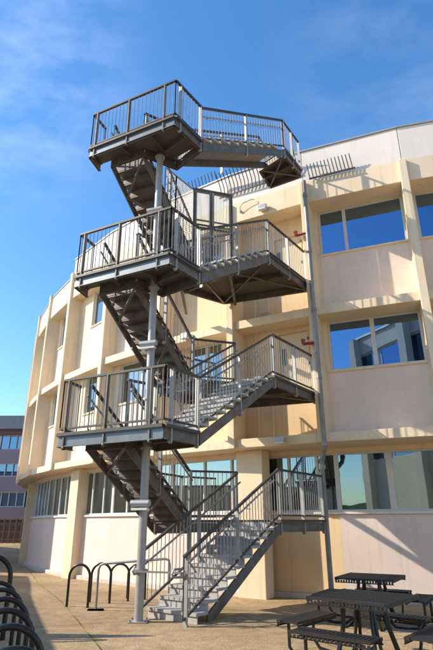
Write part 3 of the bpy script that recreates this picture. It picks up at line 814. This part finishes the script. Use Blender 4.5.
rw = MB().prism([(-40, 47), (-14, 47), (-14, 47.4), (-40, 47.4)], 0, 1.7).build('brick_wall', 'brick'); tag(rw, 'low red brick wall behind the lattice fence far left', 'wall')

car = thing('parked_car', 'pale silver car at far left edge, mostly outside the picture', 'car', (-14.1, 28.0, 0))
def carbody():
    prof = [(-2.1, .35), (-2.15, .75), (-1.9, .95), (-1.1, 1.0), (-.5, 1.42), (.8, 1.45), (1.5, 1.0), (2.05, .88), (2.15, .55), (2.1, .35), (1.75, .3), (1.68, .55), (1.4, .67), (1.12, .55), (1.05, .3), (-1.05, .3), (-1.12, .55), (-1.4, .67), (-1.68, .55), (-1.75, .3)]
    mb = MB(); n = len(prof); Lw = []
    for (ins, yy) in ((0, -.80), (0, .80)):
        for (x, zz) in prof: Lw.append((-14.1 + x, 28 + yy * (.82 if zz > 1.2 else 1), zz))
    mb.add(Lw, [tuple(range(n)), tuple(range(2 * n - 1, n - 1, -1))] + [(i, (i + 1) % n, n + (i + 1) % n, n + i) for i in range(n)]); return mb
carbody().build('body', 'carpaint', car, bevel=.04)
MB().add([(-14.1 - .9, 27.175, 1.02), (-14.1 + 1.25, 27.175, 1.02), (-14.1 + .72, 27.33, 1.36), (-14.1 - .45, 27.33, 1.36)], [(0, 1, 2, 3)]).build('side_window', 'glass', car)
for sx in (-1.4, 1.4):
    for sy in (-.72, .72):
        w_ = MB().tube([(-14.1 + sx, 28 + sy - .1, .33), (-14.1 + sx, 28 + sy + .1, .33)], .33, 20).build('wheel', 'rubber', car, smooth=True)
        MB().tube([(-14.1 + sx, 28 + sy - .112, .33), (-14.1 + sx, 28 + sy + .112, .33)], .19, 14).build('rim', 'frame', w_, smooth=True)

# ------------------------------------------------------------------ neighbours outside the frame (they shade the left and show in the windows)
ns = MB()
e0 = V((-12.6, 21.25)); ed = V((.376, -.926)).normalized()
e1 = e0 + ed * 19.6; lf_ = V((-.926, -.376)) * 8
sh = thing('low_annex', 'low flat roofed cream annex left of the yard, casting the shade on the racks', 'building', (*e0, 0))
MB().prism([e0[:], e1[:], (e1 + lf_)[:], (e0 + lf_)[:]], 0, 3.2).build('wall', 'other', sh)
MB().prism([e0[:], e1[:], (e1 + lf_)[:], (e0 + lf_)[:]], 3.202, 3.3).build('roof', 'greyroof', sh)
tw = thing('side_block', 'taller cream block beyond the annex, shading the far end of the facade', 'building', (-20, 18.8, 0))
MB().prism([(-14.2, 22.6), (-22, 40), (-34, 40), (-34, 22.6)], 0, 7.9).build('wall', 'other', tw)
MB().prism([(-14.15, 22.55), (-21.95, 40.05), (-34.05, 40.05), (-34.05, 22.55)], 7.902, 8.05).build('roof', 'greyroof', tw)
cy = thing('slender_conifer', 'slender dark conifer left of the frame whose pointed shadow lies across the paving', 'tree', (-6.5, 8.75, 0))
MB().tube([(-6.5, 8.75, 0), (-6.5, 8.75, 3.2)], .05, 8, r2=.02).build('trunk', 'bark', cy, smooth=True)
mb = MB()
for i in range(2200):
    zz = .3 + 3.3 * random.random() ** 1.2; rr = (.02 + .19 * (3.65 - zz)) * random.uniform(.5, 1); rr = min(rr, .45 * random.uniform(.6, 1)); an = random.uniform(0, 6.283)
    p = V((-6.5 + rr * math.cos(an), 8.75 + rr * math.sin(an), zz)); u = V((random.gauss(0, .4), random.gauss(0, .4), 1)).normalized() * .07; w = u.orthogonal().normalized() * .03
    mb.add([p - u, p + w, p + u, p - w], [(0, 1, 2, 3)])
mb.build('crown', 'leaf', cy)

ob = thing('opposite_building', 'cream building with window bands seen only as reflections in the glass', 'building', (0, -18, 0))
OO, OU, OV = V((-11.4, -16)), V((.917, .4)), V((.4, -.917))
def oq(s0, s1, t0, t1): return [(OO + OU * a_ + OV * b_)[:] for a_, b_ in ((s0, t0), (s1, t0), (s1, t1), (s0, t1))]
mb = MB()
for (a, b_) in ((0, 6.7), (9.0, 13.2), (16.2, 17.7)): mb.prism(oq(0, 27, 0, 10), a, b_)
mb.prism(oq(.5, 26.5, 1, 9), .2, 16.5)
mb.build('wall', 'other', ob)
MB().prism(oq(-.2, 27.2, -.2, 10), 17.702, 17.9).build('roof', 'coping', ob)
for (a, b_) in ((6.7, 9.0), (13.2, 16.2)):
    for i in range(8):
        x = .2 + i * 3.2; o = MB()
        for x_ in (x, x + 3.0): o.prism(oq(x_, x_ + .14, .25, .4), a, b_)
        for h_ in (a, b_ - .12): o.prism(oq(x + .14, x + 3.0, .25, .4), h_, h_ + .12)
        o = o.build('window', 'frame', ob)
        MB().prism(oq(x + .14, x + 3.0, .3, .34), a + .12, b_ - .12).build('pane', 'glass', o)
for i in range(4): MB().prism(oq(.3 + i * 6.4, 1.1 + i * 6.4, -.7, -.003), 0, 17.7).build('pilaster', 'other', ob)
mb = MB(); n_ = 60; hv = []
for i in range(n_ + 1):
    a_ = R(180 + 180 * i / n_); h_ = 11 + 4 * math.sin(i * .5) + 3 * math.sin(i * 1.3) + 2 * math.sin(i * 3.1)
    for (rr, zz) in ((230, -1), (260, h_), (295, -1)): hv.append((rr * math.cos(a_), rr * math.sin(a_), zz))
hf = []
for i in range(n_):
    for j in range(2): hf.append((i * 3 + j, i * 3 + j + 1, i * 3 + j + 4, i * 3 + j + 3))
mb.add(hv, hf); ho = mb.build('hills', 'leaf', None); ho['kind'] = 'structure'
# tree that shows in the glass
tr = thing('round_tree', 'dark leafy tree reflected low in the ground floor windows', 'tree', (-17, -14, 0))
MB().tube([(-17, -14, 0), (-17.1, -14, 1.5), (-16.9, -14.1, 3)], .25, 8, r2=.14).build('trunk', 'bark', tr, smooth=True)
mb = MB()
for i in range(2600):
    a = random.uniform(0, 6.283); b_ = random.gauss(0, 1); c_ = random.gauss(0, 1); d_ = random.gauss(0, 1)
    v = V((b_, c_, d_)).normalized() * random.uniform(.5, 1) ** .5
    p = V((-17 + v.x * 3.2 + .4 * math.sin(5 * v.z), -14 + v.y * 2.6, 3.6 + v.z * 1.7 + .3 * math.sin(4 * v.x)))
    u = V((random.gauss(0, 1), random.gauss(0, 1), random.gauss(0, 1))).normalized() * .16; w = u.orthogonal().normalized() * .09
    mb.add([p - u, p + w, p + u, p - w], [(0, 1, 2, 3)])
mb.build('crown', 'leaf', tr)
